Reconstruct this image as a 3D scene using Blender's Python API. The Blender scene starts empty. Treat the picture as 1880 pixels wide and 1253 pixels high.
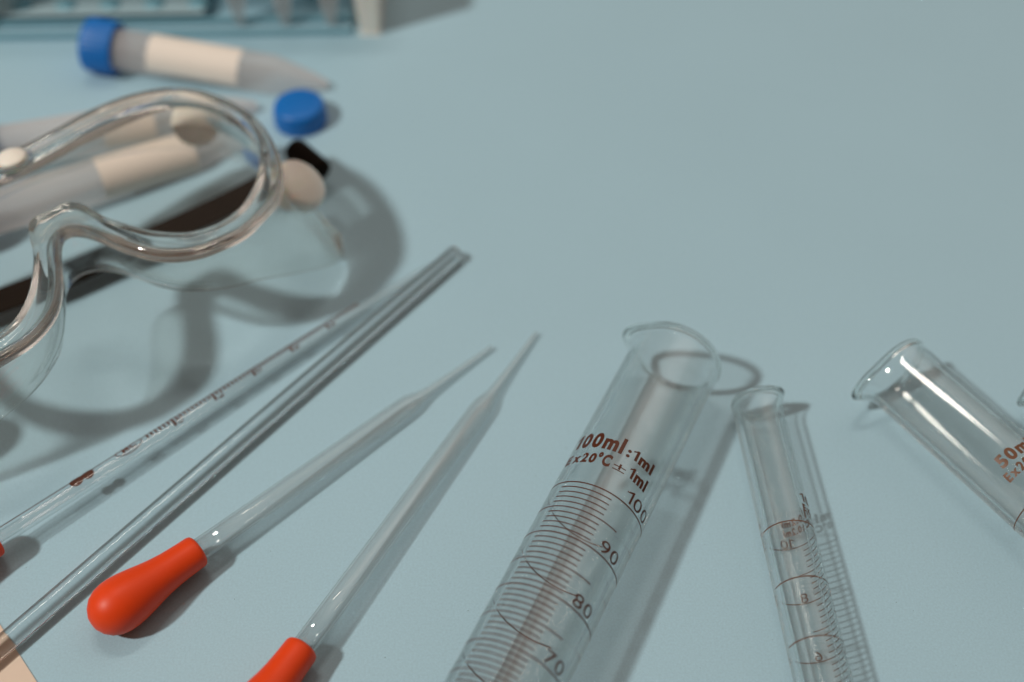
import bpy, bmesh, math, random
from math import sin, cos, pi, radians, sqrt, atan2, exp
from mathutils import Vector, Matrix
random.seed(7)
MM = 0.001
sc = bpy.context.scene
col = sc.collection

# ------------------------------------------------------------------ camera
PHI, DIST, FPX = radians(49.3), 450.0, 2400.0       # pitch, distance to the aim point (mm), focal length in photo pixels
CAM = Vector((0, -DIST * cos(PHI), DIST * sin(PHI)))
cd = bpy.data.cameras.new('camera')
cam = bpy.data.objects.new('camera', cd); col.objects.link(cam)
cam.location = CAM * MM
cam.rotation_euler = (pi / 2 - PHI, 0, 0)
cd.sensor_width = 36; cd.lens = 36 * FPX / 1880
cd.clip_start = 0.02; cd.clip_end = 30
cd.dof.use_dof = True; cd.dof.focus_distance = 0.381; cd.dof.aperture_fstop = 4.3
sc.camera = cam

def at(px, py, z=0.0):
    """point (mm) at height z over the table that the photograph shows at pixel px, py"""
    fw = Vector((0, cos(PHI), -sin(PHI))); up = Vector((0, sin(PHI), cos(PHI)))
    d = fw * FPX + Vector((1, 0, 0)) * (px - 940) + up * (626.5 - py)
    return CAM + d * ((z - CAM.z) / d.z)

# ------------------------------------------------------------------ room light
w = bpy.data.worlds.new('World'); sc.world = w; w.use_nodes = True
nt = w.node_tree; nt.nodes.clear()
wo = nt.nodes.new('ShaderNodeOutputWorld'); bg = nt.nodes.new('ShaderNodeBackground')
tc = nt.nodes.new('ShaderNodeTexCoord'); dp = nt.nodes.new('ShaderNodeVectorMath'); dp.operation = 'DOT_PRODUCT'
nm_ = nt.nodes.new('ShaderNodeVectorMath'); nm_.operation = 'NORMALIZE'
v = Vector((0.45, 0.50, 0.74)).normalized(); dp.inputs[1].default_value = v
cr = nt.nodes.new('ShaderNodeValToRGB')
el = cr.color_ramp.elements
el[0].position = 0.0; el[0].color = (0.075, 0.049, 0.035, 1)
el[1].position = 1.0; el[1].color = (1.05, 0.88, 0.78, 1)
e = el.new(0.6); e.color = (0.095, 0.066, 0.048, 1)
e = el.new(0.88); e.color = (0.30, 0.235, 0.19, 1)
nt.links.new(tc.outputs['Generated'], nm_.inputs[0]); nt.links.new(nm_.outputs[0], dp.inputs[0])
nt.links.new(dp.outputs['Value'], cr.inputs[0]); nt.links.new(cr.outputs[0], bg.inputs[0])
bg.inputs[1].default_value = 0.88
nt.links.new(bg.outputs[0], wo.inputs[0])

# key lamp: one small hard lamp up on the left
LX, LY = 0.76, 0.36
lamp_h = 3.5
ld = bpy.data.lights.new('key_lamp', 'AREA'); ld.shape = 'DISK'; ld.size = 0.32
ld.energy = 136; ld.color = (1.0, 0.97, 0.89)
lo = bpy.data.objects.new('key_lamp', ld); col.objects.link(lo)
lo.location = Vector((-0.05 - LX * lamp_h, 0.0 - LY * lamp_h, lamp_h))
lo.rotation_euler = (Vector((0, 0, 0)) - lo.location).to_track_quat('-Z', 'Y').to_euler()

# weak long ceiling lamp: gives the streaks on the glass and a little fill
l2 = bpy.data.lights.new('ceiling_lamp', 'AREA'); l2.shape = 'RECTANGLE'; l2.size = 0.75; l2.size_y = 0.15
l2.energy = 8; l2.color = (1.0, 0.90, 0.80)
lo2 = bpy.data.objects.new('ceiling_lamp', l2); col.objects.link(lo2)
lo2.location = (-0.25, 0.75, 2.3)
lo2.rotation_euler = (Vector((0, 0, 0)) - lo2.location).to_track_quat('-Z', 'Y').to_euler()

sc.view_settings.view_transform = 'Standard'; sc.view_settings.look = 'None'
sc.view_settings.exposure = 0.0; sc.view_settings.gamma = 1.0
sc.cycles.use_denoising = True
sc.cycles.max_bounces = 24; sc.cycles.transmission_bounces = 20; sc.cycles.transparent_max_bounces = 40
sc.cycles.glossy_bounces = 8; sc.cycles.diffuse_bounces = 3
sc.cycles.sample_clamp_indirect = 40.0; sc.cycles.sample_clamp_direct = 0
sc.cycles.caustics_reflective = False; sc.cycles.caustics_refractive = True
sc.cycles.blur_glossy = 0.0

# ------------------------------------------------------------------ helpers
def thing(name, label, cat, mat4=None, loc=None, group=None):
    o = bpy.data.objects.new(name, None); col.objects.link(o)
    o.empty_display_size = 0.01
    if mat4 is not None: o.matrix_world = mat4
    elif loc is not None: o.location = Vector(loc) * MM
    o['label'] = label; o['category'] = cat
    if group: o['group'] = group
    return o

class MB:
    """collects geometry in mm; build() links it as one mesh object"""
    def __init__(s): s.v = []; s.f = []
    def add(s, vs, fs):
        n = len(s.v); s.v += [Vector(x) for x in vs]; s.f += [tuple(i + n for i in f) for f in fs]
    def lathe(s, prof, n=64, closed=True, fn=None, a0=0, a1=2 * pi):
        """prof: (r, z) list revolved about z; angle 0 is local -Y (up once laid), growing toward +X"""
        m = len(prof); full = abs(a1 - a0 - 2 * pi) < 1e-6; k = n if full else n + 1
        vs = []
        for i in range(k):
            t = a0 + (a1 - a0) * i / n
            for (r, z) in prof:
                p = Vector((r * sin(t), -r * cos(t), z))
                if fn: p = fn(p, t, r, z)
                vs.append(p)
        fs = []
        for i in range(n):
            j = (i + 1) % k
            for q in range(m if closed else m - 1):
                q2 = (q + 1) % m
                fs.append((i * m + q, j * m + q, j * m + q2, i * m + q2))
        s.add(vs, fs)
    def box(s, c, d, M=None):
        x, y, z = d[0] / 2, d[1] / 2, d[2] / 2
        vs = [Vector((a * x, b * y, e * z)) for a in (-1, 1) for b in (-1, 1) for e in (-1, 1)]
        if M is not None: vs = [M @ q for q in vs]
        vs = [q + Vector(c) for q in vs]
        s.add(vs, [(0, 1, 3, 2), (4, 6, 7, 5), (0, 4, 5, 1), (2, 3, 7, 6), (0, 2, 6, 4), (1, 5, 7, 3)])
    def build(s, name, mat, parent=None, smooth=True, M=None, auto=None, recalc=True, off=None, bevel=None):
        bm = bmesh.new()
        vs = [bm.verts.new(((M @ q) if M is not None else q) * MM - (Vector(off) * MM if off is not None else Vector())) for q in s.v]
        bm.verts.ensure_lookup_table()
        for f in s.f:
            try: bm.faces.new([vs[i] for i in f])
            except ValueError: pass
        bmesh.ops.remove_doubles(bm, verts=bm.verts, dist=1e-7)
        if bevel:
            ed = [e_ for e_ in bm.edges if len(e_.link_faces) == 2 and e_.calc_face_angle() > radians(50)]
            bmesh.ops.bevel(bm, geom=ed, offset=bevel * MM, segments=3, profile=0.5, affect='EDGES')
        if recalc: bmesh.ops.recalc_face_normals(bm, faces=bm.faces)
        me = bpy.data.meshes.new(name); bm.to_mesh(me); bm.free()
        for p in me.polygons: p.use_smooth = smooth
        o = bpy.data.objects.new(name, me); col.objects.link(o)
        me.materials.append(mat)
        if auto is not None:
            me.set_sharp_from_angle(angle=radians(auto))
        if parent is not None: o.parent = parent
        return o

def frame(base, tip):
    """local frame at base (mm): Z along the axis, -Y the upward side, X to the right"""
    base = Vector(base); d = (Vector(tip) - base).normalized()
    a = d.cross(Vector((0, 0, 1))).normalized(); b = a.cross(d)
    M = Matrix((a, -b, d)).transposed().to_4x4()
    M.translation = base * MM
    return M

def caster(o): return o

# ------------------------------------------------------------------ materials
def mat(name):
    m = bpy.data.materials.new(name); m.use_nodes = True
    n = m.node_tree.nodes; p = n['Principled BSDF']
    return m, m.node_tree, p

def plain(name, c, rough=0.5, spec=0.5, sss=0.0, noise=0.06, nscale=300, bump=0.0, bscale=2000, coat=0.0):
    m, t, p = mat(name)
    p.inputs['Roughness'].default_value = rough
    p.inputs['Specular IOR Level'].default_value = spec
    tex = t.nodes.new('ShaderNodeTexCoord'); no = t.nodes.new('ShaderNodeTexNoise')
    no.inputs['Scale'].default_value = nscale; no.inputs['Detail'].default_value = 4
    mx = t.nodes.new('ShaderNodeMix'); mx.data_type = 'RGBA'
    mx.inputs[6].default_value = [x * (1 - noise) for x in c] + [1]
    mx.inputs[7].default_value = [min(1, x * (1 + noise)) for x in c] + [1]
    t.links.new(tex.outputs['Object'], no.inputs['Vector']); t.links.new(no.outputs[0], mx.inputs[0])
    t.links.new(mx.outputs[2], p.inputs['Base Color'])
    if sss:
        p.inputs['Subsurface Weight'].default_value = sss; p.inputs['Subsurface Radius'].default_value = (1, .6, .4)
        p.inputs['Subsurface Scale'].default_value = 0.002
    if bump:
        n2 = t.nodes.new('ShaderNodeTexNoise'); n2.inputs['Scale'].default_value = bscale; n2.inputs['Detail'].default_value = 3
        b = t.nodes.new('ShaderNodeBump'); b.inputs['Strength'].default_value = bump; b.inputs['Distance'].default_value = 0.0001
        t.links.new(tex.outputs['Object'], n2.inputs['Vector']); t.links.new(n2.outputs[0], b.inputs['Height'])
        t.links.new(b.outputs[0], p.inputs['Normal'])
    if coat: p.inputs['Coat Weight'].default_value = coat
    return m

def glass(name, c=(1, 1, 1), ior=1.5, rough=0.0, thru=0.0, smear=0.0):
    m = bpy.data.materials.new(name); m.use_nodes = True; t = m.node_tree; t.nodes.clear()
    out = t.nodes.new('ShaderNodeOutputMaterial'); g = t.nodes.new('ShaderNodeBsdfGlass')
    g.inputs['Color'].default_value = (*c, 1); g.inputs['IOR'].default_value = ior; g.inputs['Roughness'].default_value = rough
    sh = g.outputs[0]
    if smear:
        tex = t.nodes.new('ShaderNodeTexCoord'); no = t.nodes.new('ShaderNodeTexNoise'); no.inputs['Scale'].default_value = 60
        b = t.nodes.new('ShaderNodeBump'); b.inputs['Strength'].default_value = smear; b.inputs['Distance'].default_value = 0.001
        t.links.new(tex.outputs['Object'], no.inputs['Vector']); t.links.new(no.outputs[0], b.inputs['Height']); t.links.new(b.outputs[0], g.inputs['Normal'])
    if thru:
        tr = t.nodes.new('ShaderNodeBsdfTransparent'); tr.inputs[0].default_value = (*c, 1)
        mx = t.nodes.new('ShaderNodeMixShader'); mx.inputs[0].default_value = thru
        t.links.new(sh, mx.inputs[1]); t.links.new(tr.outputs[0], mx.inputs[2]); sh = mx.outputs[0]
    t.links.new(sh, out.inputs[0])
    return m

def walled(name, c, ior, f0, f1, thru0, thru1, refl=0.05, milk=0.0):
    """clear wall: square on, light passes straight (both faces are parallel); toward grazing it bends like solid glass"""
    m = bpy.data.materials.new(name); m.use_nodes = True; t = m.node_tree; t.nodes.clear()
    out = t.nodes.new('ShaderNodeOutputMaterial')
    g = t.nodes.new('ShaderNodeBsdfGlass'); g.inputs['Color'].default_value = (*c, 1); g.inputs['IOR'].default_value = ior; g.inputs['Roughness'].default_value = 0
    tr = t.nodes.new('ShaderNodeBsdfTransparent'); tr.inputs[0].default_value = (*c, 1)
    gl = t.nodes.new('ShaderNodeBsdfGlossy'); gl.inputs['Roughness'].default_value = 0.03
    lw = t.nodes.new('ShaderNodeLayerWeight'); lw.inputs['Blend'].default_value = 0.5
    mr = t.nodes.new('ShaderNodeMapRange'); mr.interpolation_type = 'SMOOTHSTEP'
    for k_, v_ in (('From Min', f0), ('From Max', f1), ('To Min', thru0), ('To Max', thru1)): mr.inputs[k_].default_value = v_
    t.links.new(lw.outputs['Facing'], mr.inputs['Value'])
    pw = t.nodes.new('ShaderNodeMath'); pw.operation = 'POWER'; pw.inputs[1].default_value = 5
    t.links.new(lw.outputs['Facing'], pw.inputs[0])
    ma = t.nodes.new('ShaderNodeMath'); ma.operation = 'MULTIPLY_ADD'; ma.inputs[1].default_value = 0.5; ma.inputs[2].default_value = refl
    t.links.new(pw.outputs[0], ma.inputs[0])
    m1 = t.nodes.new('ShaderNodeMixShader'); m2 = t.nodes.new('ShaderNodeMixShader')
    t.links.new(ma.outputs[0], m1.inputs[0]); t.links.new(tr.outputs[0], m1.inputs[1]); t.links.new(gl.outputs[0], m1.inputs[2])
    t.links.new(mr.outputs[0], m2.inputs[0]); t.links.new(g.outputs[0], m2.inputs[1]); t.links.new(m1.outputs[0], m2.inputs[2])
    last = m2.outputs[0]
    if milk:
        df = t.nodes.new('ShaderNodeBsdfDiffuse'); df.inputs[0].default_value = (0.85, 0.84, 0.82, 1)
        tl = t.nodes.new('ShaderNodeBsdfTranslucent'); tl.inputs[0].default_value = (0.85, 0.84, 0.82, 1)
        m4 = t.nodes.new('ShaderNodeMixShader'); m4.inputs[0].default_value = 0.5
        t.links.new(df.outputs[0], m4.inputs[1]); t.links.new(tl.outputs[0], m4.inputs[2])
        m3 = t.nodes.new('ShaderNodeMixShader'); m3.inputs[0].default_value = milk
        t.links.new(last, m3.inputs[1]); t.links.new(m4.outputs[0], m3.inputs[2]); last = m3.outputs[0]
    t.links.new(last, out.inputs[0])
    return m

M_table = plain('blue_paper', (0.365, 0.55, 0.650), rough=0.5, spec=0.4, noise=0.03, nscale=14, bump=0.35, bscale=2300)
M_glass = walled('cylinder_glass', (0.992, 0.997, 0.995), 1.47, 0.45, 0.93, 0.93, 0.15)
M_rim = glass('fire_polished_rim', (0.985, 0.995, 0.99), 1.47)
M_drop = walled('thin_tube_glass', (0.99, 0.995, 0.995), 1.35, 0.4, 0.95, 0.95, 0.6, 0.07)
M_milky = walled('milky_tube_plastic', (0.99, 0.995, 0.995), 1.35, 0.4, 0.95, 0.96, 0.6, 0.06, 0.07)
M_rod = glass('rod_glass', (0.995, 1.0, 1.0), 1.5, thru=0.2)
M_gog = glass('thick_clear_vinyl', (0.995, 0.99, 0.98), 1.43, thru=0.15)
M_skirt = walled('thin_clear_vinyl', (0.985, 0.985, 0.975), 1.4, 0.35, 0.9, 0.96, 0.2, 0.03)
M_lens = walled('lens_plastic', (0.985, 0.98, 0.97), 1.49, 0.8, 0.98, 1.0, 0.3, 0.045)
M_ink1 = plain('brown_ink', (0.080, 0.017, 0.004), rough=0.45, noise=0.25, nscale=900)
M_ink2 = plain('amber_ink', (0.12, 0.036, 0.005), rough=0.45, noise=0.25, nscale=900)
M_red = plain('red_rubber', (0.80, 0.060, 0.007), rough=0.44, spec=0.35, sss=0.06, noise=0.05, bump=0.1, bscale=1500)
M_white = plain('ivory_plastic', (0.93, 0.87, 0.79), rough=0.4, sss=0.3)
M_racktop = None
M_label = plain('label_paper', (0.88, 0.79, 0.71), rough=0.7, noise=0.02)
M_card = plain('beige_card', (0.72, 0.58, 0.47), rough=0.7, noise=0.03, bump=0.1)
M_blue = plain('blue_cap_plastic', (0.0, 0.15, 0.52), rough=0.4, spec=0.5, noise=0.05)
M_black = plain('black_elastic', (0.010, 0.006, 0.004), rough=0.8, spec=0.1, bump=0.4, bscale=1200)
M_rackblue = plain('rack_blue_plastic', (0.05, 0.26, 0.36), rough=0.4)
M_rackpale = plain('rack_pale_plastic', (0.30, 0.47, 0.56), rough=0.4)
M_rackmid = plain('rack_mid_plastic', (0.20, 0.40, 0.48), rough=0.4)
M_rackgrey = plain('rack_grey_plastic', (0.36, 0.47, 0.51), rough=0.5)
M_dust = plain('dust', (0.08, 0.09, 0.10), rough=0.9)

_t = M_table.node_tree; _p = _t.nodes['Principled BSDF']; _src = _p.inputs['Base Color'].links[0].from_socket
_tc = _t.nodes.new('ShaderNodeTexCoord'); _n = _t.nodes.new('ShaderNodeTexNoise'); _n.inputs['Scale'].default_value = 1500; _n.inputs['Detail'].default_value = 2
_r = _t.nodes.new('ShaderNodeMapRange'); _r.inputs['To Min'].default_value = 0.86; _r.inputs['To Max'].default_value = 1.14
_m = _t.nodes.new('ShaderNodeVectorMath'); _m.operation = 'SCALE'
_t.links.new(_tc.outputs['Object'], _n.inputs['Vector']); _t.links.new(_n.outputs[0], _r.inputs['Value'])
_t.links.new(_src, _m.inputs[0]); _t.links.new(_r.outputs[0], _m.inputs['Scale']); _t.links.new(_m.outputs[0], _p.inputs['Base Color'])

def frosted(name, c, alpha):
    m, t, p = mat(name)
    p.inputs['Base Color'].default_value = (*c, 1); p.inputs['Roughness'].default_value = 0.3
    out = [n for n in t.nodes if n.type == 'OUTPUT_MATERIAL'][0]
    tr = t.nodes.new('ShaderNodeBsdfTransparent'); tr.inputs[0].default_value = (0.97, 0.97, 0.97, 1)
    tl = t.nodes.new('ShaderNodeBsdfTranslucent'); tl.inputs[0].default_value = (*c, 1)
    m1 = t.nodes.new('ShaderNodeMixShader'); m1.inputs[0].default_value = 0.6
    mx = t.nodes.new('ShaderNodeMixShader'); mx.inputs[0].default_value = alpha
    t.links.new(p.outputs[0], m1.inputs[1]); t.links.new(tl.outputs[0], m1.inputs[2])
    t.links.new(tr.outputs[0], mx.inputs[1]); t.links.new(m1.outputs[0], mx.inputs[2]); t.links.new(mx.outputs[0], out.inputs[0])
    return m
M_frost = frosted('frosted_polypropylene', (1.0, 0.93, 0.91), 0.6)
M_racktop = frosted('rack_clear_blue_top', (0.35, 0.65, 0.75), 0.3)
M_pale = frosted('pale_clear_plastic', (0.85, 0.79, 0.77), 0.5)

# ------------------------------------------------------------------ table
tb = MB(); tb.box((0, 0, -12.5), (2400, 1800, 25)); table = tb.build('table_top', M_table, smooth=False)
table['kind'] = 'structure'; table['label'] = 'pale blue matt table surface under all the lab ware'

# ------------------------------------------------------------------ printed marks on round glass
def text_mesh(s, size, bold=False):
    """a line of plain lettering, set glyph by glyph; the figure 1 gets a flag"""
    x = 0.0; V = []; F = []
    for ch in s:
        if ch == '1':
            c = 0.73; a, b = (0.19, 0.36) if bold else (0.22, 0.31)
            vs = [Vector(q + (0,)) for q in [(a, 0), (b, 0), (b, c * .5), (a, c * .5), (b, c), (a + .03, c), (a, c * .80), (0.0, c * .66), (0.0, c * (.82 if bold else .76)), (a * .6, c * .87)]]
            fs = [(0, 1, 2, 3), (3, 2, 4, 6), (6, 4, 5), (7, 6, 5, 9), (7, 9, 8)]
            adv = b
        else:
            vs, fs = glyphs(ch, bold); x0 = min(q.x for q in vs); adv = max(q.x for q in vs) - x0
            vs = [Vector((q.x - x0, q.y, 0)) for q in vs]
        n = len(V); V += [Vector(((q.x + x) * size, q.y * size, 0)) for q in vs]; F += [tuple(i_ + n for i_ in f) for f in fs]
        x += adv + 0.10
    return V, F

def glyphs(s, bold=False, size=1.0):
    cu = bpy.data.curves.new('t', 'FONT'); cu.body = s; cu.size = size; cu.resolution_u = 4
    cu.offset = 0.045 * size * 1.1 if bold else 0.0
    o = bpy.data.objects.new('t', cu); col.objects.link(o)
    dg = bpy.context.evaluated_depsgraph_get(); dg.update()
    me = bpy.data.meshes.new_from_object(o.evaluated_get(dg))
    bm = bmesh.new(); bm.from_mesh(me)
    bmesh.ops.triangulate(bm, faces=bm.faces)
    bmesh.ops.subdivide_edges(bm, edges=[e_ for e_ in bm.edges if e_.calc_length() > size * 0.12], cuts=2)
    bmesh.ops.triangulate(bm, faces=bm.faces)
    vs = [q.co.copy() for q in bm.verts]; fs = [tuple(q.index for q in f.verts) for f in bm.faces]
    bm.free(); bpy.data.objects.remove(o); bpy.data.meshes.remove(me); bpy.data.curves.remove(cu)
    return vs, fs

def wrap_text(mb, s, R, th0, th1, zbase, height, bold=False, L=None):
    """letters from angle th0 to th1 (degrees), feet at zbase, growing toward the rim (+z)"""
    vs, fs = text_mesh(s, 1.0, bold)
    x0 = min(q.x for q in vs); x1 = max(q.x for q in vs); cap = text_cap
    out = []
    for q in vs:
        t = radians(th0 + (th1 - th0) * (q.x - x0) / (x1 - x0))
        out.append((R * sin(t), -R * cos(t), zbase + q.y / cap * height))
    mb.add(out, fs)
_v, _f = text_mesh('0', 1.0); text_cap = max(q.y for q in _v)

def arc(mb, R, th0, th1, z, wd=0.3):
    n = max(4, int(abs(th1 - th0) / 4)); vs = []; fs = []
    for i in range(n + 1):
        t = radians(th0 + (th1 - th0) * i / n)
        for dz in (-wd / 2, wd / 2): vs.append((R * sin(t), -R * cos(t), z + dz))
    for i in range(n): fs.append((2 * i, 2 * i + 2, 2 * i + 3, 2 * i + 1))
    mb.add(vs, fs)

# ------------------------------------------------------------------ measuring cylinders
def cylinder(label, rim, az, tilt, R, Ri, length, flare, spout_deg, spout_len, footR, ink, draw, name='measuring_cylinder'):
    d = Vector((sin(az) * cos(tilt), cos(az) * cos(tilt), -sin(tilt)))
    rim = Vector(rim); base = rim - d * length
    M = frame(base, rim)
    t = thing(name, label, 'measuring cylinder', M, group='graduated glass cylinders')
    L = length
    def sp(p, a, r, z):
        k = exp(-((L - z) / 3.6) ** 2) if z < L else 1.0
        da = (a - radians(spout_deg) + pi) % (2 * pi) - pi
        g = exp(-(da / 0.46) ** 2) * k
        rr = 1 + g * spout_len / R
        return Vector((p.x * rr, p.y * rr, p.z - 0.4 * g))
    prof = []
    zz = [0.0, 3, 8]
    zz += [8 + (L - 24) * i / 6 for i in range(1, 7)]
    for z in zz: prof.append((R, z))
    for k in range(1, 13):
        z = L - 16 + 14.9 * k / 12; q = max(0, (k - 10) / 2); prof.append((R + flare * q * q, z))
    wr = R - Ri
    ro = R + flare; rc = ro - wr / 2
    inner = []
    for k in range(12, 0, -1):
        z = L - 16 + 14.9 * k / 12; q = max(0, (k - 10) / 2); inner.append((Ri + flare * q * q, z))
    for z in reversed(zz[2:]): inner.append((Ri, z))
    inner += [(Ri * 0.92, 5.5), (Ri * 0.6, 4), (0.0, 3.6)]
    prof = [(0.0, 0.0)] + prof + inner
    mb = MB(); mb.lathe(prof, 96, closed=False, fn=sp)
    mb.build('glass_tube', M_glass, t)
    rb_ = MB(); hr = (R - Ri) / 2 + 0.12
    rb_.lathe([(rc + hr * cos(a_), L - 0.6 + 1.15 * sin(a_)) for a_ in [2 * pi * k / 14 for k in range(14)]], 128, fn=sp)
    rb_.build('rim', M_rim, t)
    fb = MB()                                   # hexagonal foot at the far end, outside the photograph
    vs = []; fs = []
    for zf, rr in ((0, footR), (-5, footR), (-7, footR * .9)):
        for k in range(6):
            a = pi / 3 * k + pi / 6; vs.append((rr / cos(pi / 6) * sin(a), -rr / cos(pi / 6) * cos(a), zf))
    for q in range(2):
        for k in range(6): fs.append((q * 6 + k, q * 6 + (k + 1) % 6, q * 6 + 6 + (k + 1) % 6, q * 6 + 6 + k))
    fs.append(tuple(range(6))); fs.append(tuple(range(12, 18)))
    fb.add([Vector(q) - Vector((0, 0, 0.05)) for q in vs], fs); fb.build('foot', M_glass, t, smooth=False)
    tx = MB(); gr = MB()
    draw(tx, gr, L, R + 0.04)
    tx.build('printed_text', ink, t, smooth=False, recalc=False)
    gr.build('graduation_scale', ink, t, smooth=False, recalc=False)
    return t

def scale(gr, tx, L, R, s0, step, nsub, tick, half, ring, num, labels, numh, w, wn):
    """s0: distance of the top ring from the rim; angles in degrees"""
    for i, lab in enumerate(labels):
        s = s0 + i * step
        arc(gr, R, ring[0], ring[1], L - s, w * 1.15)
        wrap_text(tx, lab, R, num[0], num[0] + (num[1] - num[0]) * len(lab) / len(labels[0]), L - s + wn, numh)
        for k in range(1, nsub):
            z = L - (s + step * k / nsub)
            if k * 2 == nsub: arc(gr, R, half[0], half[1], z, w)
            else: arc(gr, R, tick[0], tick[1], z, w)

def draw100(tx, gr, L, R):
    wrap_text(tx, '1', R, -64, -52, L - 55.0, 5.2, True)
    wrap_text(tx, '00ml', R, -48, 7, L - 55.0, 5.2, True)
    wrap_text(tx, ':1ml', R, 12, 50, L - 55.0, 3.5, True)
    wrap_text(tx, 'E', R, -64, -53, L - 61.1, 3.3, True)
    wrap_text(tx, 'x20', R, -49, -17, L - 61.1, 3.3, True)
    wrap_text(tx, '°C', R, -16, 1, L - 61.1, 3.9, True)
    wrap_text(tx, '±', R, 5, 20, L - 61.1, 3.0)
    wrap_text(tx, '1ml', R, 24, 52, L - 61.1, 3.7, True)
    scale(gr, tx, L, R, 69.05, 18.69, 10, (-43, 21), (-76, 43), (-194, 98), (33, 78),
          ['100', '90', '80', '70', '60', '50', '40', '30', '20', '10'], 4.0, 0.4, 0.9)
def draw10(tx, gr, L, R):
    o = 117
    wrap_text(tx, '10ml', R, -82 + o, -4 + o, L - 43.3, 3.0, True)
    wrap_text(tx, ':0.2ml', R, -2 + o, 56 + o, L - 43.3, 2.3, True)
    wrap_text(tx, 'Ex20°C', R, -82 + o, 0 + o, L - 46.6, 2.3, True)
    wrap_text(tx, '±0.2ml', R, 2 + o, 56 + o, L - 46.6, 2.3, True)
    scale(gr, tx, L, R, 51.0, 18.8, 10, (-43 + o, 21 + o), (-60 + o, 43 + o), (-194 + o, 98 + o), (36 + o, 68 + o),
          ['10', '8', '6', '4', '2'], 3.0, 0.34, 0.3)
def draw50(tx, gr, L, R):
    o = 8
    wrap_text(tx, '50ml', R, -49 + o, 14 + o, L - 51.0, 3.7, True)
    wrap_text(tx, ':1ml', R, 18 + o, 55 + o, L - 51.0, 3.0, True)
    wrap_text(tx, 'Ex20°C', R, -57 + o, 8 + o, L - 55.2, 2.7, True)
    wrap_text(tx, '±0.5ml', R, 12 + o, 58 + o, L - 55.2, 2.7, True)
    scale(gr, tx, L, R, 63.2, 14.4, 5, (-43 + o, 21 + o), (-70 + o, 43 + o), (-194 + o, 98 + o), (34 + o, 66 + o),
          ['50', '45', '40', '35', '30', '25', '20', '15', '10', '5'], 3.4, 0.3, 0.6)

cylinder('large clear glass cylinder printed 100ml in dark brown, largest of the measuring cylinders',
         (53.91, -19.43, 14.95), radians(25.5), radians(1), 14.78, 13.0, 262, 0.35, -80, 4.0, 19.0, M_ink1, draw100)
cylinder('narrow clear glass cylinder whose mirrored 10 and 8 show through from its underside',
         (78.8, -33.05, 8.1), radians(-3.6), radians(1), 7.9, 5.8, 170, 0.1, 45, 2.2, 11.0, M_ink2, draw10)
cylinder('medium clear glass cylinder printed 50ml in amber with pouring lip toward the narrow one',
         (124.26, -22.39, 12.2), radians(-33.5), radians(1), 12.0, 10.4, 210, 0.5, -88, 6.0, 15.3, M_ink2, draw50)
c4 = at(1917, 698, 9.5)
cylinder('glass cylinder at the right edge with only a bit of its rim in view',
         c4, radians(-38), radians(1), 9.2, 7.8, 180, 0.4, -88, 4.5, 12.0, M_ink2, draw50)

# ------------------------------------------------------------------ droppers
def bulb_prof(k=1.0):
    return [(0, -36.5), (2.2, -36.2), (4.4, -35.1), (6.3, -33.3), (7.5, -31), (8.05, -28.5), (8.1, -26), (7.8, -23.2), (7.2, -20), (6.5, -16.8),
            (5.9, -13.6), (5.45, -10), (5.2, -6), (5.1, -3), (5.05, -1.2), (4.8, -0.45), (4.3, -0.1), (3.75, 0.0), (3.5, -0.4), (3.45, -3), (0, -3)]

def dropper(label, mouth, tip, taper_from):
    mouth = Vector(mouth); tip = Vector(tip); M = frame(mouth, tip); L = (tip - mouth).length
    t = thing('dropper_pipette', label, 'dropper', M, group='glass droppers with red rubber bulbs')
    ts = taper_from
    o = [(3.4, -1.5), (3.4, 20), (3.4, ts * .5), (3.4, ts - 10), (3.38, ts - 4), (3.2, ts - 1.5), (2.85, ts), (2.3, ts + 2.2), (1.9, ts + 4.2), (1.6, ts + 7), (1.4, ts + 11), (1.15, ts + 18), (0.85, L - 4), (0.8, L)]
    i = [(max(0.35, r - 0.62 if r > 2 else r * 0.62), z) for r, z in o]
    mb = MB(); mb.lathe(o + [(0.55, L + 0.15)] + i[::-1], 48, closed=True)
    mb.build('glass_tube', M_milky, t)
    b = MB(); b.lathe(bulb_prof(), 64, closed=False); b.build('rubber_bulb', M_red, t, auto=60)
    return t
dropper('milky glass dropper with its whole orange red bulb in view at lower left', at(365, 1010, 6.9), at(903, 638, 1.4), (at(757, 740, 2.6) - at(365, 1010, 6.9)).length)
dropper('milky glass dropper whose red bulb is cut by the bottom edge', at(556, 1189, 6.9), at(985, 612, 1.4), (at(893, 742, 2.6) - at(556, 1189, 6.9)).length)

# ------------------------------------------------------------------ glass stirring rod
p0 = at(-115, 1288, 3.4); p1 = at(840, 463, 3.15)
M = frame(p0, p1); L = (p1 - p0).length
rod = thing('stirring_rod', 'plain solid glass rod without markings, between graduated pipette and dropper', 'glass rod', M)
mb = MB(); mb.lathe([(0, 0), (2.4, 0), (3.05, .6), (3.1, 2)] + [(3.1, L * k / 8) for k in range(1, 8)] + [(3.05, L - 1.6), (2.9, L - .7), (2.2, L - .15), (0, L)], 64, closed=False)
caster(mb.build('rod', M_rod, rod))

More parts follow.
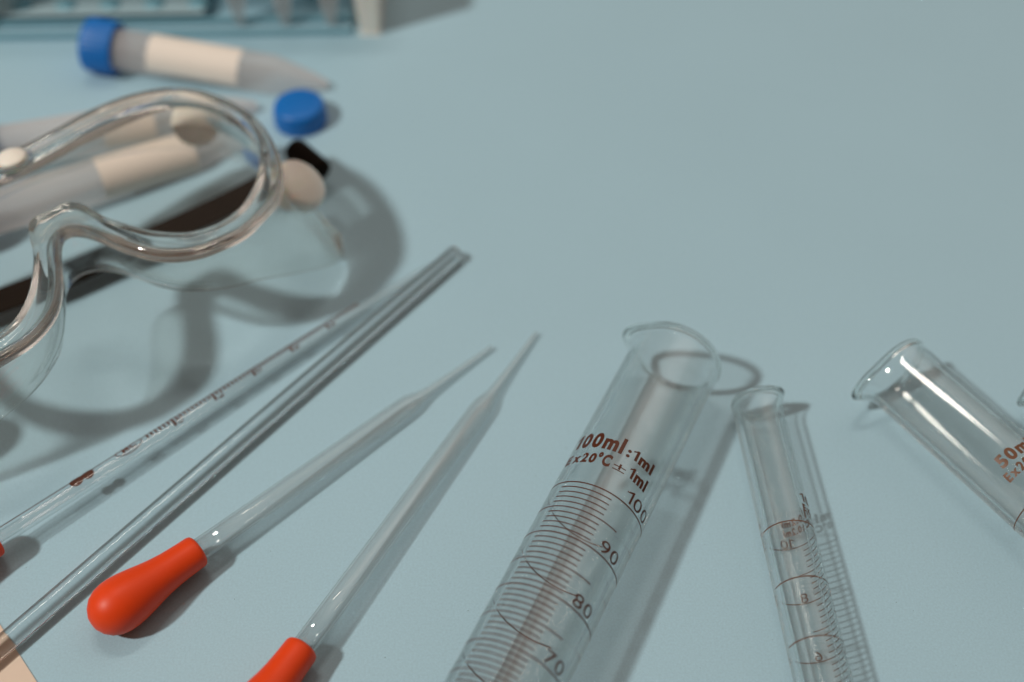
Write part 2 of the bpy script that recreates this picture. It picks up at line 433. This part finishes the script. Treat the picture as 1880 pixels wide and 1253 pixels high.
# ------------------------------------------------------------------ graduated pipette
p0 = at(-6, 990, 8.0); p1 = at(795, 484, 1.6)
M = frame(p0, p1); L = (p1 - p0).length
pip = thing('graduated_pipette', 'thin glass pipette with brown printed scale, two dark dots and red bulb end', 'pipette', M)
o = [(2.75, -8), (2.75, 10), (2.75, L * .4), (2.75, L * .72), (2.7, L * .78), (2.3, L * .84), (1.7, L * .9), (1.2, L * .95), (0.9, L)]
i = [(r * 0.6, z) for r, z in o]
mb = MB(); mb.lathe(o + i[::-1], 48, closed=True); mb.build('glass_tube', M_drop, pip)
b = MB(); b.lathe([(r * 1.0, z) for r, z in bulb_prof()], 48, closed=False); b.build('rubber_bulb', M_red, pip, auto=60)
mk = MB(); R = 2.79
th = -22
def sL(px, py): # distance along the pipette of the point nearest a pixel
    q = at(px, py, 5.0); return (q - p0).dot((p1 - p0).normalized())
zt = sL(272, 812)
for k in range(62):
    z = zt + k * 1.55
    if z > L * .8: break
    big = (k % 10 == 6)
    arc(mk, R, th - 34, th + (60 if big else 30), z, 0.7 if not big else 0.95)
    if big: wrap_text(mk, str(k // 10), R, th + 18, th + 62, z + 1.0, 1.9)
    if k == 2: pass
arc(mk, R, th - 4, th + 4, L * .36 - 3, L * .72 + 3)
for (pz, half) in ((sL(140, 893), 2.3), (sL(161, 880), 2.0)):
    n = 12; vs = [(R * sin(radians(th + 12)), -R * cos(radians(th + 12)), pz)]
    for q in range(n):
        a = 2 * pi * q / n; t_ = radians(th + 12 + 40 * sin(a)); vs.append(((R + .01) * sin(t_), -(R + .01) * cos(t_), pz + half * cos(a)))
    mk.add(vs, [(0, 1 + q, 1 + (q + 1) % n) for q in range(n)])
z0 = sL(212, 848); z1 = sL(262, 818)
for q in range(24):
    a = 2 * pi * q / 24; a2 = 2 * pi * (q + 1) / 24
    def pt(a, k):
        t_ = radians(th + 8 + 44 * k * sin(a)); return ((R + .01) * sin(t_), -(R + .01) * cos(t_), (z0 + z1) / 2 + (z1 - z0) / 2 * (1 - (1 - k) * .5) * cos(a))
    mk.add([pt(a, 1), pt(a2, 1), pt(a2, .84), pt(a, .84)], [(0, 1, 2, 3)])
def long_text(mb, s, R, thc, zc, width, height):
    """letters reading along the tube"""
    vs, fs = text_mesh(s, 1.0, True); x0 = min(q.x for q in vs); x1 = max(q.x for q in vs)
    out = []
    for q in vs:
        z = zc - width / 2 + width * (q.x - x0) / (x1 - x0); t_ = radians(thc) - (q.y / text_cap - .5) * height / R
        out.append((R * sin(t_), -R * cos(t_), z))
    mb.add(out, fs)
long_text(mk, 'MC', R, th + 6, (z0 + z1) / 2, (z1 - z0) * .5, 2.2)
mk.build('printed_scale', M_ink1, pip, smooth=False, recalc=False)

# ------------------------------------------------------------------ safety goggles
GO = Vector((-148.42, 12.08, 0)); ga = radians(39.2)
GM = Matrix.Rotation(ga, 4, 'Z'); GM.translation = GO * MM
gog = thing('safety_goggles', 'clear vinyl safety goggles with ivory vent buttons lying lens up at the left', 'goggles', GM)
ST = [((0, 0), (0, -11), (0, -11, 29)), ((6, 0), (3.5, -13.5), (5.5, -13, 29)), ((9.5, -4), (7, -20), (10.5, -19, 29)), ((12.2, -13), (10.5, -28), (15, -28, 29)),
      ((17.2, -22.4), (15.5, -36), (21, -37, 29)), ((22, -29), (21, -41), (29, -43.5, 29)), ((28.2, -34.4), (28, -44.3), (37, -46.5, 28)),
      ((34, -36.8), (35, -45.3), (45, -47, 26)), ((40.5, -37.1), (43.8, -45.2), (54, -46, 21)), ((47.5, -35.5), (53.3, -41.8), (64, -44, 15)),
      ((53.8, -31.8), (61.6, -37), (74, -41.5, 9)), ((60.5, -26), (68.5, -28.5), (82, -37, 4)), ((65.2, -19.7), (73, -18.5), (86.5, -29, 1.5)),
      ((69.5, -12), (75.6, -9), (88, -18, 0.6)), ((71.5, -3), (76.6, 0), (88.5, -5, 0.6)), ((72, 6), (75.5, 9.7), (87.5, 8, 2)),
      ((70.6, 13), (72.5, 18.5), (84, 20, 5)), ((68.2, 18), (68.5, 25.5), (77, 30, 11)), ((61.7, 25.2), (61, 32), (66, 35, 17)),
      ((54, 27.5), (51, 35.8), (53, 36.5, 23)), ((46, 28.2), (40.5, 37), (41, 37, 27)), ((35, 27.8), (30, 36.5), (30, 36.5, 30)),
      ((24.8, 27.2), (20, 35), (20, 35.5, 32)), ((12, 25.5), (10, 33.9), (10, 34.5, 34)), ((0, 25), (0, 33.3), (0, 34, 35))]
def zl(x): return 50.8 - 2.5 * (x / 76) ** 2
ST = [((a_[0] * 1.008, a_[1] * 1.03), (b_[0] * 1.008, b_[1] * 1.03), c_) for a_, b_, c_ in ST]
full = list(ST) + [tuple((-q[0],) + tuple(q[1:]) for q in s_) for s_ in ST[-2:0:-1]]
def cr_spline(pts, sub):
    n = len(pts); out = []
    for i in range(n):
        p0_, p1_, p2_, p3_ = (Vector(pts[(i + k) % n]) for k in (-1, 0, 1, 2))
        for j in range(sub):
            t_ = j / sub
            out.append(0.5 * ((2 * p1_) + (-p0_ + p2_) * t_ + (2 * p0_ - 5 * p1_ + 4 * p2_ - p3_) * t_ * t_ + (-p0_ + 3 * p1_ - 3 * p2_ + p3_) * t_ ** 3))
    return out
SUB = 5
LI = cr_spline([(s_[0][0], s_[0][1], 0) for s_ in full], SUB)
LO = cr_spline([(s_[1][0], s_[1][1], 0) for s_ in full], SUB)
LF = cr_spline([s_[2] for s_ in full], SUB)
NN = len(LI)
def normals(loop):
    out = []
    for i in range(len(loop)):
        t_ = loop[(i + 1) % len(loop)] - loop[i - 1]; t_.z = 0; t_.normalize(); out.append(Vector((t_.y, -t_.x, 0)))
    return out
NO = normals(LO); NI = normals(LI); NF = normals(LF)
secs = []
for i in range(NN):
    I, O, F = LI[i], LO[i], LF[i]; no, ni, nf = NO[i], NI[i], NF[i]
    zi, zo = zl(I.x), zl(O.x)
    k = 1.0
    def P(b, n, off, z): return Vector((b.x + n.x * off, b.y + n.y * off, z))
    s_ = [P(I, ni, 0, zi - 4.5), P(I, ni, 0, zi - 0.6), P(I, ni, 0.5, zi), P(I, ni, 1.8, zi + .2), P(I, ni, 2.6, zi - 0.5)]
    mid = (I + O) / 2
    s_ += [P(O, no, -3.0, zo - 0.6), P(O, no, -1.9, zo + .15), P(O, no, -0.5, zo - .1), P(O, no, 0, zo - 0.8), P(O, no, 0, zo - 4.2), P(O, no, -.5, zo - 5)]
    neck = P(O, no, -2.6, zo - 5.6)
    s_.append(neck)
    s_.append(P(O, no, -3.0, zo - 8))
    nk = s_[-1]
    zf = F.z
    for a, bul in ((.3, 1.2), (.55, 1.6), (.8, .8)):
        q = nk.lerp(F, a); s_.append(Vector((q.x + nf.x * bul, q.y + nf.y * bul, q.z)))
    s_ += [P(F, nf, 0.2, zf + 1.2), P(F, nf, 0.2, zf + .3), P(F, nf, -.5, zf), P(F, nf, -1.4, zf + .3), P(F, nf, -1.6, zf + 1.4)]
    for a, bul in ((.8, -1.0), (.55, -.2), (.3, -.6)):
        q = nk.lerp(F, a); s_.append(Vector((q.x + nf.x * bul, q.y + nf.y * bul, q.z)))
    s_.append(P(O, no, -4.8, zo - 8.2)); s_.append(P(I, ni, 1.2, zi - 6.2))
    secs.append(s_)
def sweep(sections):
    mb = MB(); m = len(sections[0])
    mb.add([q for s_ in sections for q in s_], [(i * m + j, ((i + 1) % NN) * m + j, ((i + 1) % NN) * m + (j + 1) % m, i * m + (j + 1) % m) for i in range(NN) for j in range(m)])
    return mb
rim_s = []; skirt_s = []
for i, s_ in enumerate(secs):
    O = LO[i]; no = NO[i]; zo = zl(O.x)
    rim_s.append(s_[:11] + [Vector((O.x - no.x * 4.6, O.y - no.y * 4.6, zo - 5.2)), s_[-1]])
    skirt_s.append([Vector((O.x - no.x * 2.8, O.y - no.y * 2.8, zo - 5.3))] + s_[12:-2] + [Vector((O.x - no.x * 4.2, O.y - no.y * 4.2, zo - 8.2)), Vector((O.x - no.x * 4.2, O.y - no.y * 4.2, zo - 5.3))])
sweep(rim_s).build('lens_rim', M_gog, gog)
sweep(skirt_s).build('face_skirt', M_skirt, gog)
# lens: one plate seated inside the rim
lm = MB(); vs = []; rings_ = 10
bm = bmesh.new()
lo_in = [Vector((LI[i].x - NI[i].x * 0.25, LI[i].y - NI[i].y * 0.25, 0)) for i in range(NN)]
vv = [bm.verts.new((q.x, q.y, 0)) for q in lo_in]
f_ = bm.faces.new(vv)
r_ = bmesh.ops.triangulate(bm, faces=[f_])
for ax in range(-70, 75, 10):
    bmesh.ops.bisect_plane(bm, geom=bm.verts[:] + bm.edges[:] + bm.faces[:], plane_co=(ax + .3, 0, 0), plane_no=(1, 0, 0))
for q in bm.verts: q.co.z = zl(q.co.x) - 1.2
bm.verts.index_update(); tv = [q.co.copy() for q in bm.verts]; tf = [tuple(q.index for q in f.verts) for f in bm.faces]
be = [(e_.verts[0].index, e_.verts[1].index) for e_ in bm.edges if len(e_.link_faces) == 1]
bm.free(); n = len(tv)
lm.add(tv + [q - Vector((0, 0, 1.6)) for q in tv], tf + [tuple(i_ + n for i_ in reversed(f)) for f in tf] + [(a, b_, b_ + n, a + n) for a, b_ in be])
lens = lm.build('lens', M_lens, gog, auto=40); caster(lens)

def disc(name, c, nrm, R, h, matl, parent, dome=1.2, stem=0.0):
    nrm = Vector(nrm).normalized(); q = nrm.to_track_quat('Z', 'Y').to_matrix().to_4x4(); q.translation = Vector(c)
    mb = MB(); mb.lathe([(0, -stem), (R * .55, -stem), (R * .6, 0), (R * .93, 0), (R, h * .2), (R, h * .65), (R * .94, h * .88), (R * .8, h), (R * .4, h + dome * .8), (0, h + dome)], 40, closed=False)
    return mb.build(name, matl, parent, M=q, auto=50)
GI = Matrix.Rotation(-ga, 3, 'Z')
def loc(px, py, z): return GI @ (at(px, py, z) - GO)
vc = loc(541, 350, 30); vt = loc(360, 224, 30)
for sx in (1, -1):
    disc('vent_button', (sx * vc.x, vc.y, vc.z), (sx * .42, -.42, .80), 9.8, 6.0, M_white, gog, 1.6, 5)
    disc('vent_button', (sx * vt.x, vt.y, vt.z), (sx * .15, .62, -.58), 8.8, 3.0, M_white, gog, 0.8, 0.3)
disc('vent_button', (1.2, 29.6, 50.4), (0, .1, 1), 5.0, 2.2, M_white, gog, .9, 1)
cl = disc('button_seat', (1.2, 29.6, 49.6), (0, .1, 1), 7.2, 1.2, M_gog, gog, .1, 0.5)
# elastic strap: a flat band that runs under the lens and folds back at the right temple
def ribbon(path, wd, th, tiltdeg=0):
    mb = MB(); vs = []; n = len(path)
    for i, q in enumerate(path):
        q = Vector(q); a = Vector(path[max(0, i - 1)]); b_ = Vector(path[min(n - 1, i + 1)])
        t_ = (b_ - a).normalized(); sd = t_.cross(Vector((0, 0, 1))).normalized()
        sd = (Matrix.Rotation(radians(tiltdeg), 3, t_) @ sd); up = sd.cross(t_)
        for (x, y) in ((-1, -1), (-1, 1), (1, 1), (1, -1)): vs.append(q + sd * x * wd / 2 + up * y * th / 2)
    fs = [(i * 4 + j, i * 4 + (j + 1) % 4, i * 4 + 4 + (j + 1) % 4, i * 4 + 4 + j) for i in range(n - 1) for j in range(4)]
    fs += [(0, 1, 2, 3), tuple(range(4 * n - 4, 4 * n))]
    mb.add(vs, fs); return mb
GI = Matrix.Rotation(-ga, 3, 'Z')
def loc(px, py, z): return GI @ (at(px, py, z) - GO)
path = [loc(px, py, z) for px, py, z in ((-90, 584, 8), (0, 553, 8), (100, 515, 8), (200, 471, 8), (300, 430, 8), (390, 388, 7.5), (450, 358, 7), (492, 335, 6), (512, 323, 5))]
path = [path[0]] + [path[i].lerp(path[i + 1], t_) for i in range(len(path) - 1) for t_ in (0.5, 1)]
ribbon(path, 9.5, 1.6, 12).build('elastic_strap', M_black, gog, smooth=False, bevel=0.3)
fa = loc(538, 272, 11); fb_ = loc(592, 318, 10); fl = (fb_ - fa).length
fq = (fb_ - fa).to_track_quat('Z', 'Y').to_matrix().to_4x4(); fq.translation = fa
fm = MB(); fm.lathe([(0, 0), (3.0, 0), (4.2, .5), (4.7, 1.6), (4.8, 3), (4.8, fl - 2), (4.5, fl - .8), (3.6, fl - .1), (0, fl)], 40, closed=False)
fm.build('strap_stop', M_black, gog, M=fq, auto=60)
# clear strap clip at the right temple
cq = MB(); 
for sx in (1, -1):
    cm = MB(); cm.box((sx * 84, -22, 7), (3.2, 24, 11)); caster(cm.build('strap_clip', M_gog, gog, bevel=1.2))

# ------------------------------------------------------------------ capped conical tubes
def conical(label, cap_end, tip, lab0, lab1, lth=(-75, 75), name='centrifuge_tube'):
    cap_end = Vector(cap_end); tip = Vector(tip); M = frame(cap_end, tip); L = (tip - cap_end).length
    t = thing(name, label, 'centrifuge tube', M, group='capped conical tubes')
    s = L / 120.0
    R = 8.4
    o = [(R, 6), (R, 40), (R, L - 24), (R * .96, L - 22), (R * .5, L - 7), (R * .3, L - 2.2), (R * .2, L - .5), (0, L)]
    i = [(R - 1.0, 6), (R - 1.0, L - 24), (R * .84, L - 22), (R * .4, L - 7), (0, L - 3)]
    mb = MB(); mb.lathe(o, 48, closed=False); mb.build('tube_body', M_frost, t, auto=40)
    cp = MB()
    def kn(p, a, r, z):
        k = 1 + (0.018 * cos(a * 36) if 1.4 < z < 12 and r > 9 else 0); return Vector((p.x * k, p.y * k, p.z))
    cp.lathe([(0, 0), (9.6, 0), (10.5, .5), (10.9, 1.5), (11.0, 3), (11.0, 11.5), (10.8, 13), (10.0, 13.2), (8.6, 13.2)], 144, closed=False, fn=kn)
    cp.build('screw_cap', M_blue, t, auto=60)
    lb = MB(); lb.lathe([(R + .12, lab0), (R + .12, lab1)], 32, closed=False, a0=radians(lth[0]), a1=radians(lth[1]))
    lb.build('label', M_label, t)
    return t
conical('conical tube with blue cap and blank label lying in front of the rack', at(160, 80, 11), at(604, 157, 2.2), 28, 66, (-40, 100))
conical('conical tube under the goggles lens, its label seen just above the black strap', at(-120, 421, 11), at(452, 252, 2.2), 60, 97, (-60, 110))
conical('conical tube behind the goggles with its cap cut by the left edge', at(-70, 283, 11), at(474, 194, 2.2), 52, 72, (-60, 110))
q = at(553, 222, 0)
cq = thing('screw_cap', 'loose blue screw cap lying flat on the table above the black strap fold', 'cap', Matrix.Translation(q * MM))
cp = MB(); cp.lathe([(0, 8.0), (8.3, 8.0), (9.2, 7.7), (9.7, 6.9), (9.9, 5.8), (10.1, .4), (9.9, 0), (8.8, 0), (8.6, .4), (8.6, 6.4), (0, 6.6)], 144, closed=False,
     fn=lambda p, a_, r_, z_: Vector((p.x * (1 + .014 * cos(a_ * 40) * (.6 < z_ < 6.5 or z_ == .4) * (r_ > 9)), p.y * (1 + .014 * cos(a_ * 40) * (.6 < z_ < 6.5 or z_ == .4) * (r_ > 9)), p.z)))
cp.build('cap_shell', M_blue, cq, auto=50)
cq.scale = (1.04, 1.04, 1.1)

# ------------------------------------------------------------------ microtube rack
ra = at(-30, 76); rb = at(697, 64)
du = (rb - ra); W = du.length; ang = atan2(du.y, du.x)
RM = Matrix.Rotation(ang, 4, 'Z'); RM.translation = ra * MM
rack = thing('tube_rack', 'blue plastic microtube rack with ivory end leg along the top edge', 'tube rack', RM)
D = 68
b = MB(); b.box((W / 2 - 5, D / 2 + 1, 1.4), (W - 14, D, 2.8)); b.build('base_plate', M_rackpale, rack, smooth=False, bevel=.5)
b = MB(); b.box((W / 2 - 5, 0.4, 1.5), (W - 13, 0.8, 3.1)); b.build('front_lip', M_rackmid, rack, smooth=False, bevel=.2)
b = MB(); b.box((W / 2 - 5, 6.0, 4.4), (W - 14, 1.4, 3.0)); b.build('front_rail', M_rackmid, rack, smooth=False, bevel=.4)
b = MB(); b.box((W / 2 - 5, D * .45, 22), (W - 18, 1.6, 38)); b.build('back_panel', M_rackblue, rack, smooth=False)
PITCH = 19.0
b = MB(); b.box((W / 2 - 5, D / 2 - 2, 46), (W - 8, D - 4, 3)); b.build('top_plate', M_racktop, rack, smooth=False, bevel=.5)
sh = MB(); sh.box((W / 2 - 38, 18, 7.4), (W - 74, 22, 1.2)); sh.build('lower_shelf', M_rackgrey, rack, smooth=False, bevel=.3)
for k in range(7):
    x = W - 78 - k * PITCH
    if x < 2: break
    q = MB(); q.lathe([(0, 0), (4.6, 0), (4.6, .12), (0, .13)], 32, closed=False)  # flat disc on the shelf; a hole's shade put in as darker colour
    q.build('hole_shade_disc', M_rackmid, rack, M=Matrix.Translation((x, 14.0, 8.0)))
for x0, nm2 in ((W - 4, 'end_leg'), (-8, 'end_leg')):
    b = MB()
    vs = [(x0 - 4.0, 0, 0), (x0 + 4.0, 0, 0), (x0 + 4.0, D, 0), (x0 - 4.0, D, 0), (x0 - 8, -1, 50), (x0 + 5.6, -1, 50), (x0 + 5.6, D + 1, 50), (x0 - 8, D + 1, 50)]
    b.add(vs, [(0, 1, 2, 3), (4, 5, 6, 7), (0, 1, 5, 4), (1, 2, 6, 5), (2, 3, 7, 6), (3, 0, 4, 7)]); b.build(nm2, M_white, rack, smooth=False, bevel=.6)
tubes_px = [(440, 1), (523, 2), (607, 3)]
def microtube(label, c):
    t = thing('microtube', label, 'microtube', Matrix.Translation(Vector(c) * MM), group='microtubes hanging in the rack')
    mb = MB(); mb.lathe([(0, 0), (1.3, .1), (1.9, .8), (2.3, 2.5), (3.6, 11), (5.2, 20), (5.5, 24), (5.5, 40), (6.6, 40.2), (6.6, 42), (0, 42.2)], 32, closed=False)
    mb.build('tube_body', M_pale, t)
    mb = MB(); mb.lathe([(0, 42.3), (6.2, 42.3), (6.4, 43), (6.4, 45), (6.0, 45.8), (0, 46)], 32, closed=False); mb.build('tube_lid', M_white, t)
    return t
for (px, k), lb_ in zip(tubes_px, ('frosted microtube in the rack, third from the ivory leg', 'frosted microtube in the rack, middle of the three seen', 'frosted microtube in the rack nearest the ivory leg')):
    microtube(lb_, at(px, 50, 3.2) + Vector((0, 2.5, 0)))

# ------------------------------------------------------------------ card and dust
ca, cb_ = at(0, 1147), at(68, 1253)
dr = (cb_ - ca).normalized(); nn = Vector((-dr.y, dr.x, 0)); 
if nn.x > 0: nn = -nn
a_ = ca - dr * 14; b_ = cb_ + dr * 40
cm = MB(); pts = [a_, b_, b_ + nn * 60, a_ + nn * 60]
cm.add([p + Vector((0, 0, .02)) for p in pts] + [p + Vector((0, 0, .32)) for p in pts], [(0, 1, 2, 3), (4, 5, 6, 7), (0, 1, 5, 4), (1, 2, 6, 5), (2, 3, 7, 6), (3, 0, 4, 7)])
card = cm.build('paper_card', M_card, off=a_, smooth=False); card.location = a_ * MM
card['label'] = 'beige card under the end of the glass rod in the lower left corner'; card['category'] = 'card'
dm = MB()
for k in range(90):
    q = at(random.uniform(20, 1860), random.uniform(500, 1240)); r = random.uniform(.06, .16)
    vs = [(q.x + r * random.uniform(.6, 1.3) * cos(a), q.y + r * random.uniform(.5, 1.2) * sin(a), .01) for a in (0, 1.2, 2.4, 3.6, 4.9)] + [(q.x, q.y, r * .6)]
    dm.add(vs, [(i, (i + 1) % 5, 5) for i in range(5)])
du_ = dm.build('dust_specks', M_dust); du_['kind'] = 'stuff'; du_['label'] = 'tiny dark dust specks scattered on the blue table'
